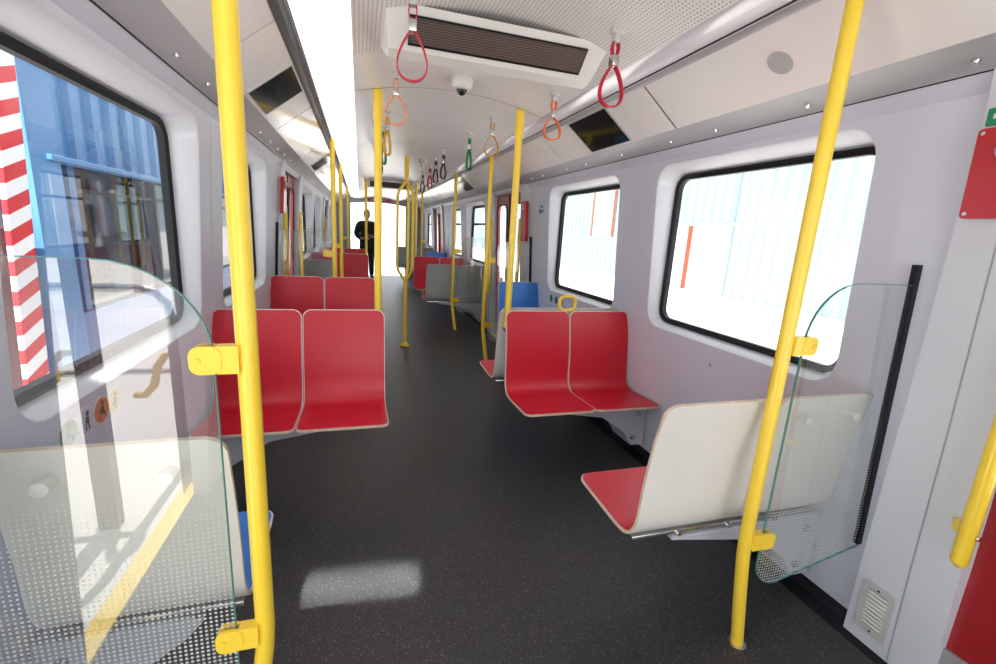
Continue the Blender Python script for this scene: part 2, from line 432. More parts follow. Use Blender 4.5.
# cornice, cove panels, lamp strips, ceiling
def cz(x): return 2.305-.075*(x/.56)**2
for s, nm in SIDES:
    bm = B(); sweep(bm, [(1.227, 2.048), (1.215, 2.062), (1.10, 2.094), (1.085, 2.102)], YB0, YEND, s)
    cor = struct('trim_cornice_'+nm, bm, CORN)
    bm = B(); sweep(bm, [(1.232, 2.045), (1.224, 2.052), (1.224, 2.058)], YB0, YEND, s); struct('trim_shadow_gap_'+nm, bm, RUB)
    ys = [1.515, 2.013, 2.363, 2.879, 3.40, 3.75, .99] if s > 0 else [2.10, 2.464, 3.589, 3.95, 1.55, .99]
    ys += [4.3, 4.6, 5.0, 5.4, 5.9, 6.3, 6.8, 7.3, 7.9]
    for y in ys:
        bm = B(); lathe(bm, [(.012, 0), (.012, -.004), (.008, -.012), (.003, -.014)], 0, 0, 12)
        bm.transform(Matrix.Translation((s*1.18, y, 2.0715)) @ Matrix.Rotation(s*math.atan2(.032, .115), 4, 'Y'))
        obj('lock_screw', bm, STEEL, cor)
    # cove panels with thin gaps
    cuts = [YB0, -.65, .80, 2.205, 3.62, 5.05, 6.5, 7.9, 9.3, 10.7, 12.1, YEND]
    bm = B(); sweep(bm, [(1.088, 2.108), (.853, 2.290)], YB0, YEND, s); struct('trim_cove_backing_'+nm, bm, DARK)
    for i, (a, b) in enumerate(zip(cuts, cuts[1:])):
        bm = B(); prism(bm, [(1.087, 2.098), (.855, 2.277), (.857, 2.283), (1.089, 2.104)], lambda x, z: (s*x, a+.009, z), lambda x, z: (s*x, b-.009, z))
        struct('trim_cove_panel_'+nm, bm, COVE)
    bm = B(); sweep(bm, [(.857, 2.272), (.845, 2.274), (.825, 2.285), (.80, 2.275), (.785, 2.278)], YB0, YEND, s)
    struct('trim_channel_'+nm, bm, DARK if s < 0 else STRIPG)
    bm = B(); sweep(bm, [(.798, 2.274), (.79, 2.270), (.788, 2.285)], YB0, YEND, s); struct('trim_channel_edge_'+nm, bm, DARK)
    o = None
    lp = [(.785, 2.276), (.76, 2.262), (.70, 2.252), (.63, 2.250), (.58, 2.256), (.56, 2.268), (.553, 2.29)]
    bm = B(); sweep(bm, lp, YB0, YEND-.1, s)
    lo = obj('ceiling_light', bm, LAMP if s < 0 else LAMPOFF)
    tag(lo, 'long glowing white light strip along the ceiling beside a dark channel' if s < 0 else 'long unlit lavender light cover along the ceiling above the bright container-side windows', 'ceiling light')
bm = B()
xs = [-.565+1.13*i/12 for i in range(13)]
for (a, b, mi) in ((YB0, 2.30, 1), (2.30, YEND, 0)):
    nf = len(bm.faces); sweep(bm, [(x, cz(x)) for x in xs], a, b)
    bm.faces.ensure_lookup_table()
    for f in bm.faces[nf:]: f.material_index = mi
struct('ceiling', bm, [CEIL, PERF])
bm = B()
for y in (2.87, 4.73, 6.6, 8.5, 10.4, 12.3):
    sweep(bm, [(x, cz(x)-.0015) for x in xs], y-.003, y+.003)
struct('trim_ceiling_seams', bm, DARK)
bm = B()                                   # outer skin below the windows, and the roof
for k in (-1, 0, 1, 2):
    for s in (1, -1): sweep(bm, [(1.47, -.3), (1.47, .85)], max(YB0, YA+PITCH*k-.335), min(YEND, YA+PITCH*k+SEC+.335), s)
sweep(bm, [(-1.36, 2.0), (-1.36, 2.36), (-.9, 2.5), (.9, 2.5), (1.36, 2.36), (1.36, 2.0)], YB0, YEND)
struct('ceiling_roof_shell', bm, GREYPL)
# seams on the walls
bm = B()
for s in (1, -1):
    for y in (2.81, 8.35):
        pr = [(xw(z)-.0012, z) for z in (.06, .40, .90, 1.995, 2.055)]
        sweep(bm, pr, y-.003, y+.003, s)
struct('trim_wall_seams', bm, WPL)

# far end wall with a wide gangway opening
bm = B()
out = [(-1.42, 0), (-.80, 0), (-.80, 2.10), (-.4, 2.145), (0, 2.16), (.4, 2.145), (.80, 2.10), (.80, 0), (1.42, 0), (1.36, 2.40), (-1.36, 2.40)]
prism(bm, out, lambda x, z: (x, YEND, z), lambda x, z: (x, YEND+.12, z))
struct('wall_end', bm, PORTAL, smooth=False)

# ------------------------------------------------------------------ seats
SP = [(0, .99), (.012, .94), (.035, .84), (.052, .74), (.063, .64), (.068, .56), (.078, .50), (.098, .462), (.128, .441), (.165, .434), (.22, .434), (.30, .438), (.38, .442), (.45, .446), (.513, .450)]
def spline(P, n):
    out = []
    for i in range(len(P)-1):
        p0, p1, p2, p3 = (Vector(P[max(0, min(len(P)-1, j))]) for j in (i-1, i, i+1, i+2))
        for k in range(n):
            t = k/n
            out.append(.5*((2*p1)+(-p0+p2)*t+(2*p0-5*p1+4*p2-p3)*t*t+(-p0+3*p1-3*p2+p3)*t**3))
    out.append(Vector(P[-1])); return out
SPL = spline(SP, 3)
def shell_bm(w, thick, inset=0., lift=0., rt=.06, rf=.05):
    """seat and back in one bent sheet, w wide, centred on x = 0, back top at y = 0, front edge at +y"""
    L = [0]
    for a, b in zip(SPL, SPL[1:]): L.append(L[-1]+(b-a).length)
    T = L[-1]
    def pt(l):
        l = max(0, min(T, l))
        for i in range(len(L)-1):
            if l <= L[i+1]+1e-9:
                f = (l-L[i])/(L[i+1]-L[i]); p = SPL[i].lerp(SPL[i+1], f); d = (SPL[min(i+2, len(L)-1)]-SPL[max(i-1, 0)]).normalized(); return p, Vector((-d.y, d.x))
    # sample along the length, tighter near the rounded ends
    ls = [inset+rt*(1-math.cos(PI/2*k/7)) for k in range(8)] + [inset+rt+(T-2*inset-rt-rf)*k/34 for k in range(1, 34)] + [T-inset-rf+rf*math.sin(PI/2*k/7) for k in range(8)]
    bm = B(); nu = 8; top, bot = [], []
    for l in ls:
        hw = w/2-inset; d0, d1 = l-inset, T-inset-l
        if d0 < rt: hw -= rt-math.sqrt(max(0, rt*rt-(rt-d0)**2))
        if d1 < rf: hw -= rf-math.sqrt(max(0, rf*rf-(rf-d1)**2))
        p, nn = pt(l)
        if nn.y < 0 and l > T*.7: nn = -nn
        hi = p+nn*lift; lo2 = p+nn*(lift-thick)
        top.append([bm.verts.new((hw*(2*i/nu-1), hi.x, hi.y)) for i in range(nu+1)])
        bot.append([bm.verts.new((hw*(2*i/nu-1), lo2.x, lo2.y)) for i in range(nu+1)])
    fs = []
    for A, D in zip(top, top[1:]):
        for i in range(nu): bm.faces.new((A[i], A[i+1], D[i+1], D[i]))
    for A, D in zip(bot, bot[1:]):
        for i in range(nu): bm.faces.new((A[i], A[i+1], D[i+1], D[i]))
    for k in range(len(top)-1):
        for i in (0, nu): fs.append(bm.faces.new((top[k][i], top[k+1][i], bot[k+1][i], bot[k][i])))
    for k in (0, -1):
        for i in range(nu): fs.append(bm.faces.new((top[k][i], top[k][i+1], bot[k][i+1], bot[k][i])))
    for f in fs: f.material_index = 1
    return bm
# orientation: the spline runs from the back top down and forward, its left-hand normal must face the sitter
def flip(bm, d):
    if d < 0: bm.transform(Matrix.Rotation(PI, 4, 'Z'))
    return bm
W1 = .472
_pool = {}
def seat(label, x_in, s, y_back, d, pads, shell, count, grp, bumpers=False, loop=False, mount=False):
    """a bench of one or two shells on a cantilever plate; d=+1 faces away from the camera"""
    # base point: below the bench at the wall side of the aisle edge
    xs = [s*(x_in+W1*(i+.5)+.004*i) for i in range(count)]
    cxm = sum(xs)/count
    root = thing('double_seat' if count == 2 else 'single_seat', label, 'seat', (cxm, y_back, 0), grp)
    for x in xs:
        key = ('sh', shell.name, d)
        bm = shell_bm(W1, .012, rt=.05, rf=.045); flip(bm, d); bm.transform(Matrix.Translation((x-cxm, 0, 0)))
        sh = obj('seat_shell', bm, [shell, PLY], root, ang=50)
        bm = shell_bm(W1, .0055, .0055, .0052, .046, .041); flip(bm, d); bm.transform(Matrix.Translation((x-cxm, 0, 0)))
        obj('seat_pad', bm, [pads, pads], sh, ang=50)
        if bumpers and abs(x) > .9:
            for bx in (-.115, .115):
                bm = B(); lathe(bm, [(.011, .0), (.014, .0), (.014, -.030), (.017, -.032), (.017, -.044), (.012, -.047)], 0, .905, 14, 'y')
                bm.transform(Matrix.Translation((x-cxm+bx, .010, 0)))
                obj('bumper', bm, WPL, sh)
    # rail under the shells
    x0, x1 = min(xs)-W1/2, max(xs)+W1/2
    bm = B(); yr = .135*d
    box(bm, (x0+.03-cxm, yr-.02, .395), (x1-.02-cxm, yr+.02, .415), .004); obj('seat_rail', bm, STEEL, root)
    for x in ([min(xs), (min(xs)+max(xs))/2, max(xs)] if count == 2 else [xs[0]-.1, xs[0]+.1]):
        bm = B(); lathe(bm, [(.010, yr-.034*d), (.010, yr+.0*d)], x-cxm, .405, 10, 'y'); obj('bolt', bm, STEEL, root)
    # cantilever plate: tapered towards the aisle
    wz = lambda x: s*x-cxm
    tip = x_in+(.20 if count == 2 else .12)
    poly = [(tip, .394), (tip, .380), (1.02, .325), (1.21, .20), (1.27, .09), (1.374, .09), (1.362, .394)]
    bm = B(); ya, yb = sorted((.10*d, .34*d))
    prism(bm, poly, lambda x, z: (wz(x), ya, z), lambda x, z: (wz(x), yb, z))
    bmesh.ops.bevel(bm, geom=list(bm.edges), offset=.006, segments=1, affect='EDGES')
    br = obj('support_bracket', bm, BRK, root, smooth=False)
    for px, pz in ((1.30, .33), (1.27, .16)):
        for yy in (-1, 1):
            bm = B(); e = (yb if yy > 0 else ya)
            lathe(bm, [(.017, e), (.017, e+yy*.008), (.009, e+yy*.010), (.009, e+yy*.02)], wz(px), pz, 12, 'y'); obj('bolt', bm, STEEL, br)
    if mount:
        bm = B(); box(bm, (s*(x_in+.04)-cxm-.028, -.030, .835), (s*(x_in+.04)-cxm+.028, .100, .861), .004); obj('pole_mount', bm, STEEL, root)
    if loop:
        bm = B(); pts = []
        for p, q in rrect(-.06, .06, 0, .10, .035, 5): pts.append((xs[0]+s*W1/2-cxm+p-.0*s, -.035*d*-1, .985+q))
        tube(bm, [Vector((a, .045, c)) for a, b, c in pts], .012, 10, closed=True)
        obj('grab_loop', bm, YEL, root)
    return root
GR = 'fixed seats along the carriage'
XI = .397
Yd1, Yd2 = 1.118, 2.826
seat('white-backed double seat with red pads, its back to the clear glass screen', XI, 1, Yd1+.012, 1, RED, SHELL, 2, GR, bumpers=True)
seat('red double seat with a yellow grab loop on top, below the bright container-side windows', XI, 1, Yd2, -1, RED, SHELL, 2, GR, loop=True, mount=True)
seat('double seat turned away, one red tip showing behind the seat with the yellow loop', XI, 1, Yd2+.125, 1, RED, SHELL, 2, GR)
seat('bright blue single seat beside the row of tiny round stickers', XI+W1+.01, 1, 4.60, -1, BLUE, SHELL, 1, GR)
seat('white-backed single seat with a blue pad, seen through the dotted glass', XI+W1-.018, -1, Yd1+.012, 1, BLUE, SHELL, 1, GR, bumpers=True)
seat('large red double seat partly hidden by the thick yellow pole, along the blue-shed windows', XI, -1, Yd2, -1, RED, SHELL, 2, GR, mount=True)
seat('darker red double seat directly behind the large red one partly hidden by a yellow pole', XI, -1, 4.60, -1, RED, SHELL, 2, GR)
y2 = PITCH
seat('grey-backed double seat beyond the closed red door, facing away behind a yellow pole', XI, 1, Yd1+y2, 1, RED, SHELL_SHADED, 2, GR)
seat('red double seat facing this way just beyond the grey-backed double seat', XI, 1, Yd2+y2, -1, RED, SHELL, 2, GR, mount=True)
seat('small blue single seat far along, showing above the distant red double seat', XI+W1+.01, 1, 4.60+y2, -1, BLUE, SHELL, 1, GR)
seat('grey-backed single seat facing away in the distance, under the yellow pole bracket', XI+W1+.01, -1, Yd1+y2, 1, RED, SHELL_SHADED, 1, GR)
seat('dark red double seat in the distance, directly below the standing person', XI, -1, Yd2+y2, -1, RED, SHELL, 2, GR, mount=True)
seat('farther red double seat, only its top edge showing at the waist of the standing person', XI, -1, 4.60+y2, -1, RED, SHELL, 2, GR)
seat('most distant grey-backed double seat, beside the bright end opening', XI, 1, Yd1+2*y2, 1, RED, SHELL_SHADED, 2, GR)

# ------------------------------------------------------------------ poles
PR = .0225
def pole_plain(x, y, label, grp=None):
    zb = .862; t = thing('grab_pole', label, 'pole', (x, y, zb), grp); top = cz(x)
    bm = B(); tube(bm, [(0, 0, 0), (0, 0, top-zb)], PR, 16); obj('pole', bm, YEL, t)
    bm = B(); tube(bm, [(0, 0, top-.16-zb), (0, 0, top-.001-zb)], PR+.0045, 16); obj('top_sleeve', bm, YEL, t)
    bm = B(); lathe(bm, [(.028, 0), (.028, .008), (.026, .03), (PR, .034)], 0, 0, 18); obj('floor_flange', bm, YEL, t)
    return t
def pole_screen(s, y, label, grp, back=1):
    """pole at the aisle edge of a glass screen, stepped outwards near the floor, two clamps to the glass"""
    x = s*.783; t = thing('screen_pole', label, 'pole', (x, y, 0), grp)
    top = 2.268; dy = -.014 if y < 2 or 6 < y < 8 else .014
    bm = B(); pts = [(s*.062, 0, 0), (s*.057, 0, .04), (s*.034, 0, .19), (s*.014, 0, .33), (s*.004, 0, .41), (0, 0, .47), (0, 0, 1.4), (0, 0, top)]
    tube(bm, pts, PR, 18); obj('pole', bm, YEL, t)
    for z in (.47, 1.197):
        bm = B()
        prism(bm, [(.012, z-.031), (.055, z-.031), (.055, z+.031), (.012, z+.031)], lambda a, b: (s*a, -.014+dy, b), lambda a, b: (s*a, .014+dy, b))
        L = rrect(.045, .106, z-.031, z+.031, .020, 4)
        for q0, q1 in ((-.016, -.0065), (.0065, .016)):
            prism(bm, L, lambda a, b: (s*a, q0+dy, b), lambda a, b: (s*a, q1+dy, b))
        c = obj('clamp', bm, YEL, t)
        bm = B(); lathe(bm, [(.007, dy-.019), (.007, dy-.016)], s*.090, z, 10, 'y'); obj('screw', bm, YEL, c)
    bm = B(); lathe(bm, [(.034, 0), (.034, .004), (PR, .006)], s*.062, 0, 16); obj('floor_flange', bm, STEEL, t)
    return t
def fork_pole(y, label):
    t = thing('forked_pole', label, 'pole', (0, y, 0)); top = cz(0)
    bm = B(); tube(bm, [(0, 0, 0), (0, 0, .86)], PR, 16); tube(bm, [(0, 0, 2.02), (0, 0, top)], PR, 16); obj('pole', bm, YEL, t)
    for k in range(3):
        a = PI+2*PI*k/3+.2; d = Vector((math.cos(a), math.sin(a), 0)); pts = []
        for r, z in ((0, .83), (.02, .86), (.06, .92), (.095, .97), (.108, 1.03), (.108, 1.85), (.095, 1.91), (.06, 1.96), (.02, 2.02), (0, 2.05)):
            pts.append(d*r+Vector((0, 0, z)))
        bm = B(); tube(bm, pts, .017, 12); obj('prong', bm, YEL, t)
    bm = B(); tube(bm, [(0, 0, top-.2), (0, 0, top-.001)], PR+.005, 16); obj('top_sleeve', bm, YEL, t)
    bm = B(); lathe(bm, [(.058, 0), (.058, .015), (.035, .045), (PR, .05)], 0, 0, 18); obj('floor_flange', bm, YEL, t)
GS = 'yellow poles clamped to glass screens'
pole_screen(1, YA, 'yellow pole clamped to the clear glass screen behind the white-backed double seat', GS)
pole_screen(-1, YA, 'thick yellow pole clamped to the dotted glass screen', GS)
pole_screen(1, YA+SEC, 'yellow pole with two side clamps before the closed red door', GS)
pole_screen(-1, YA+SEC, 'yellow pole rising behind the darker red double seat, clamp at its screen', GS)
pole_screen(1, YA+PITCH, 'yellow pole standing in front of the grey-backed double seat', GS)
pole_screen(-1, YA+PITCH, 'thin distant yellow pole with a wide clamp before the distant grey-backed single seat', GS)
pole_screen(1, YA+PITCH+SEC, 'distant yellow pole by the second red door, far behind the grey-backed double seat', GS)
pole_screen(-1, YA+PITCH+SEC, 'slim far yellow pole under the end of the glowing light strip, before the end opening', GS)
GP = 'yellow poles from seat edge to ceiling'
pole_plain(.434, 2.898, 'yellow pole behind the red double seat with the yellow loop', GP)
pole_plain(-.434, 2.898, 'yellow pole behind the large red double seat, beside the orange strap', GP)
pole_plain(.434, 2.898+PITCH, 'slim distant yellow pole at the far red seat past the grey-backed one', GP)
pole_plain(-.434, 2.898+PITCH, 'slim distant yellow pole in front of the standing person', GP)
fork_pole(YA+SEC+BAY/2, 'yellow pole in mid-aisle splitting into three prongs at hand height')

# ------------------------------------------------------------------ glass screens
def screen(s, y, label, grp):
    x0, x1 = .845, 1.338
    y += -.014 if y < 2 or 6 < y < 8 else .014
    t = thing('glass_screen', label, 'glass partition', (s*x0, y, 0), grp)
    out = []
    L = rrect(x0, x1+.03, .27, 1.405, (.10, .01, .01, .20), 9)
    L = [(x, z if not (z < .4 and x > 1.2) else .36) for x, z in L]
    L = [(min(x, xw(z)-.012), z+(.10*(x-x0-.1)/.42 if z < .35 and x > x0+.1 and z != .36 else 0)) for x, z in L]
    bm = B(); h = .0045
    f = [bm.verts.new((s*(x-x0), 0, z)) for x, z in L]; bm.faces.new(f)
    obj('glass_pane', bm, SCRGLASS, t, smooth=False)
    bm = B(); n = len(L)
    ribbon(bm, [(s*(x-x0), 0, z) for x, z in L], (0, 1, 0), .008, .002, closed=True); obj('glass_edge', bm, GEDGE, t, smooth=False)
    bm = B(); prism(bm, [(xw(1.475)-.022, 1.475), (xw(.9)-.022, .9), (xw(.40)-.022, .40), (xw(.37)-.022, .37), (xw(.37), .37), (xw(.9)+.001, .9), (xw(1.475)+.001, 1.475)], lambda x, z: (s*(x-x0), -.009, z), lambda x, z: (s*(x-x0), .011, z))
    obj('wall_profile', bm, RUB, t, smooth=False)
GG = 'glass screens beside the doors'
screen(1, YA, 'clear glass screen with a black wall profile beside the large red box', GG)
screen(-1, YA, 'large dotted glass screen with reflections, before the hazard-striped post', GG)
screen(1, YA+SEC, 'glass screen behind the blue single seat near the closed red door', GG)
screen(-1, YA+SEC, 'glass screen at the wall behind the darker red double seat', GG)
screen(1, YA+PITCH, 'distant glass screen in front of the grey-backed double seat', GG)
screen(-1, YA+PITCH, 'distant glass screen in front of the grey-backed single seat', GG)

# ------------------------------------------------------------------ door handrails
def handrail(s, y, z0, z1, label, grp, sd=-1):
    x = 1.262; sy = sd; t = thing('door_handrail', label, 'handrail', (s*x, y, z0), grp); H = z1-z0
    tilt = .0
    bm = B(); tube(bm, [(s*.006, 0, -.012), (0, 0, 0), (0, 0, H), (s*.006, 0, H+.012)], [.015, .0225, .0225, .015], 16); r = obj('rail', bm, YEL, t)
    for z in (.10, H-.10):
        bm = B(); tube(bm, [(0, 0, z), (s*.012, sy*.03, z), (s*.055, sy*.05, z)], .015, 10); obj('standoff', bm, YEL, r)
        bm = B(); lathe(bm, [(.008, -.030), (.008, -.024)], 0, z, 10, 'y'); obj('screw', bm, STEEL, r)
    return t
GH = 'yellow handrails at the door edges'
handrail(1, .735, .57, 1.66, 'yellow handrail beside the red door edge, under the red box with a lock', GH, 1)
handrail(1, 5.10, .62, 1.66, 'yellow handrail at the near edge of the closed red door on the container side', GH)
handrail(1, 6.33, .62, 1.66, 'yellow handrail at the far edge of the closed red door on the container side', GH, 1)
handrail(-1, 5.10, .62, 1.64, 'yellow handrail at the near edge of the dark red door on the blue-shed side', GH)
handrail(-1, 6.33, .62, 1.60, 'yellow handrail at the far edge of the dark red door on the blue-shed side', GH, 1)
handrail(-1, 10.63, .62, 1.60, 'tiny distant yellow handrail past the far windows on the blue-shed side', GH)

# ------------------------------------------------------------------ small wall fittings
def on_wall(s, y0, y1, z0, z1, d0, d1, xf=xw, r=.01):
    bm = B(); L = rrect(y0, y1, z0, z1, r, 4)
    prism(bm, L, lambda y, z: (s*(xf(z)-d0), y, z), lambda y, z: (s*(xf(z)-d1), y, z)); return bm
def pil(z): return [1.345-.02*z/.42, 1.325-.02*(z-.42)/.53, 1.305-.055*(z-.95)/.98][0 if z < .42 else (1 if z < .95 else 2)]
def local(bm, o): bm.transform(Matrix.Translation(-Vector(o))); return bm
def redbox(s, y0, y1, z0, z1, label, grp):
    o = (s*1.27, y0, z0); t = thing('red_box', label, 'box', o, grp)
    obj('cover', local(on_wall(s, y0, y1, z0, z1, -.003, .030, pil, .012), o), REDBOX, t)
    yc, zc = (y0+y1)/2, z1-.065
    bm = B(); lathe(bm, [(.034, 0), (.034, .008), (.026, .012)], 0, 0, 20, 'x'); bm.transform(Matrix.Translation((s*(pil(zc)-.030), yc, zc)) @ Matrix.Scale(-s, 4, (1, 0, 0)))
    l = obj('lock_plate', local(bm, o), GREYPL, t)
    bm = B(); lathe(bm, [(.013, 0), (.013, .01), (.006, .014)], 0, 0, 14, 'x'); bm.transform(Matrix.Translation((s*(pil(zc)-.040), yc, zc)) @ Matrix.Scale(-s, 4, (1, 0, 0)))
    obj('lock', local(bm, o), STEEL, l)
    for yy in (y0+.014, y1-.014):
        for zz in (z0+.014, z1-.014):
            bm = B(); lathe(bm, [(.006, 0), (.006, .004)], 0, 0, 8, 'x'); bm.transform(Matrix.Translation((s*(pil(zz)-.030), yy, zz)) @ Matrix.Scale(-s, 4, (1, 0, 0)))
            obj('screw', local(bm, o), STEEL, t)
GB = 'red emergency boxes on the door pillars'
redbox(1, .79, .962, 1.625, 1.882, 'large red wall box with a round lock under a green label', GB)
redbox(1, 4.86, 5.03, 1.42, 1.86, 'narrow red wall box beyond the blue single seat, beside the closed red door', GB)
redbox(-1, 4.86, 5.03, 1.56, 1.90, 'small red wall box beside the dark red door on the blue-shed side', GB)
bm = on_wall(1, .86, .965, 1.893, 1.965, -.004, .003, lambda z: pil(min(z, 1.93)), .004)
o = (1.25, .875, 1.893); gl = thing('green_label', 'small green label with white lines above the large red wall box', 'label', o)
obj('plate', local(bm, o), GREEN, gl)
for z, a, b in ((1.942, .885, .945), (1.912, .875, .945)):
    bm = B(); 
    y = a
    while y < b:
        w = random.uniform(.004, .009); prism(bm, [(y, z), (y+w, z), (y+w, z+.014), (y, z+.014)], lambda q, r: (pil(min(r, 1.93))-.0035, q, r), lambda q, r: (pil(min(r, 1.93))-.004, q, r)); y += w+.003
    obj('lettering', local(bm, o), WPL, gl, smooth=False)

# vent grille low on the pillar
o = (1.34, .885, .065); t = thing('vent_grille', 'white slatted vent grille low on the wall pillar beside the floor', 'vent', o)
pf = lambda z: pil(z)
bm = B(); oy = rrect(.885, .992, .065, .275, .008, 3); iy = rrect(.905, .972, .095, .250, .004, 3)
loft(bm, [(pf(z)-.001, y, z) for y, z in oy], [(pf(z)-.010, y, z) for y, z in oy]); loft(bm, [(pf(z)-.010, y, z) for y, z in oy], [(pf(z)-.010, y, z) for y, z in iy]); loft(bm, [(pf(z)-.010, y, z) for y, z in iy], [(pf(z)-.001, y, z) for y, z in iy])
obj('frame', local(bm, o), GREYPL, t, smooth=False)
bm = B(); bm.faces.new([bm.verts.new((pf(z)-.0015, y, z)) for y, z in iy]); obj('recess', local(bm, o), PORTAL, t, smooth=False)
for i in range(9):
    z = .100+i*.0168; bm = B(); box(bm, (pf(z)-.012, .905, z), (pf(z)-.002, .972, z+.0105), .001, 1); obj('slat', local(bm, o), WPL, t, smooth=False)
for zz in (.08, .262):
    bm = B(); lathe(bm, [(.005, 0), (.005, .003)], 0, 0, 8, 'x'); bm.transform(Matrix.Translation((pf(zz)-.010, .938, zz)) @ Matrix.Scale(-1, 4, (1, 0, 0))); obj('screw', local(bm, o), STEEL, t)

bm = B()
sweep(bm, [(pil(z)-.0012, z) for z in (.01, .42, .95, 1.93)], .868, .873); sweep(bm, [(pil(z)-.0012, z) for z in (.01, .42, .95, 1.93)], 4.99, 4.995)
struct('trim_pillar_seams', bm, STRIPG)
# round pictogram stickers
def disc(s, y, z, r, d, n=24):
    bm = B(); prism(bm, [(y+r*math.cos(2*PI*k/n), z+r*math.sin(2*PI*k/n)) for k in range(n)], lambda a, b: (s*(xw(b)-d), a, b), lambda a, b: (s*(xw(b)+.002), a, b)); return bm
STG = mat('sticker_green', (.02, .22, .07), .4); STB = mat('sticker_pale', (.55, .62, .72), .4); STO = mat('sticker_orange', (.72, .20, .02), .4); STY = mat('sticker_yellow', (.80, .55, .10), .4)
STN = mat('sticker_navy', (.03, .10, .32), .4); STR = mat('sticker_crimson', (.40, .02, .06), .4); INK = mat('ink', (.02, .02, .02), .5)
def sticker(s, y, z, r, m, label, grp, style):
    o = (s*1.336, y, z); t = thing('pictogram_sticker', label, 'sticker', o, grp)
    obj('rim', local(disc(s, y, z, r, .0020), o), WPL, t, smooth=False)
    obj('field', local(disc(s, y, z, r*.88, .0028), o), m, t, smooth=False)
    bm = B(); k = r/.045; F = lambda d: (lambda a, b: (s*(xw(b)-d), a, b))
    def pl(P): prism(bm, [(y-s*px*k, z+pz*k) for px, pz in P], F(.0034), F(.0027))
    pl([(.004+.008*math.cos(2*PI*i/10), .022+.008*math.sin(2*PI*i/10)) for i in range(10)])       # head
    pl([(-.006, .013), (.010, .013), (.011, -.008), (-.007, -.008)])                                 # body
    if style % 2 == 0: pl([(-.007, -.007), (.018, -.007), (.020, -.026), (.014, -.026), (.012, -.013), (-.007, -.013)])
    else: pl([(-.007, -.007), (-.001, -.007), (-.002, -.029), (-.008, -.029)]); pl([(.004, -.007), (.010, -.007), (.014, -.029), (.008, -.029)])
    if style == 2: pl([(-.016, .008), (-.013, .008), (-.013, -.029), (-.016, -.029)])
    if style == 3: pl([(-.020, -.010), (-.006, .006), (-.006, -.010)])
    obj('pictogram', local(bm, o), INK, t, smooth=False)
GT = 'round seat-priority stickers'
for y, m, n_, st in ((1.465, STG, 'green', 0), (1.555, STB, 'pale blue', 1), (1.64, STO, 'orange', 2), (1.72, STY, 'yellow', 3)):
    sticker(-1, y, .873, .047, m, n_+' round pictogram sticker below the window with the hazard-striped post', GT, st)
for y, m, n_, st in ((4.20, STG, 'dark green', 0), (4.08, STN, 'navy blue', 1), (3.96, STR, 'crimson', 2)):
    sticker(1, y, .873, .043, m, 'tiny '+n_+' round sticker on the wall beside the blue single seat', GT, st)
# info sign near the glass screen
o = (1.28, 4.47, 1.70); t = thing('info_sign', 'small bluish notice on the wall past the second bright window', 'sign', o)
obj('plate', local(on_wall(1, 4.45, 4.60, 1.70, 1.84, -.002, .003, xw, .004), o), STB, t)
bm = B()
for a, b, c, d in ((4.47, 4.52, 1.73, 1.76), (4.53, 4.58, 1.72, 1.765), (4.48, 4.55, 1.78, 1.80)): prism(bm, [(a, c), (b, c), (b, d), (a, d)], lambda y, z: (xw(z)-.0035, y, z), lambda y, z: (xw(z)-.004, y, z))
obj('pictogram', local(bm, o), STN, t, smooth=False)
bm = B(); lathe(bm, [(.009, 0), (.009, .003), (.004, .006)], 0, 0, 10, 'x'); bm.transform(Matrix.Translation((xw(.845), 1.958, .845)) @ Matrix.Scale(-1, 4, (1, 0, 0)))
o = (1.336, 1.958, .845); tag(obj('wall_stud', local(bm, o), STEEL), 'small steel stud on the plain wall under the bright window', 'stud'); bpy.data.objects['wall_stud'].location = Vector(o)*S

# ------------------------------------------------------------------ ceiling fittings
def cove_pt(s, u, y, d=0.):
    """u: 0 at the lower edge, 1 at the upper edge of the cove panel, d out of it"""
    return Vector((s*(1.087-.232*u-.611*d), y, 2.098+.179*u-.792*d))
def cove_plate(s, u0, u1, y0, y1, d0, d1):
    bm = B(); prism(bm, [(u0, y0), (u1, y0), (u1, y1), (u0, y1)], lambda u, y: cove_pt(s, u, y, d0), lambda u, y: cove_pt(s, u, y, d1)); return bm
GD = 'dark screens set into the sloping ceiling panels'
for s, y0, y1, lab in ((1, 2.62, 3.10, 'dark display screen set in the sloping panel above the bright container-side windows'),
                       (-1, 2.72, 3.17, 'dark display screen set in the sloping panel beside the glowing light strip'),
                       (-1, 5.75, 6.25, 'smaller distant dark screen in the sloping panel beside the glowing light strip'),
                       (1, 6.7, 7.2, 'distant dark screen in the sloping panel past the hanging green strap')):
    o = cove_pt(s, 0, y0); t = thing('display_screen', lab, 'screen', o, GD)
    obj('bezel', local(cove_plate(s, .04, .97, y0-.02, y1+.02, .0, .0045), o), GREYPL, t, smooth=False)
    obj('panel', local(cove_plate(s, .07, .94, y0, y1, .0, .007), o), SCREEN, t, smooth=False)
o = cove_pt(1, .48, 1.488)
bm = B(); n = 28
prism(bm, [(.48+.048/.293*math.cos(2*PI*k/n), 1.488+.048*math.sin(2*PI*k/n)) for k in range(n)], lambda u, y: cove_pt(1, u, y, 0), lambda u, y: cove_pt(1, u, y, .003))
sp = obj('loudspeaker', local(bm, o), perf_mat(), smooth=False); sp.location = o*S
sp.data.materials[0] = mat('speaker_mesh', (.46, .45, .45), .6); tag(sp, 'round grey perforated loudspeaker disc in the sloping white ceiling panel', 'loudspeaker')

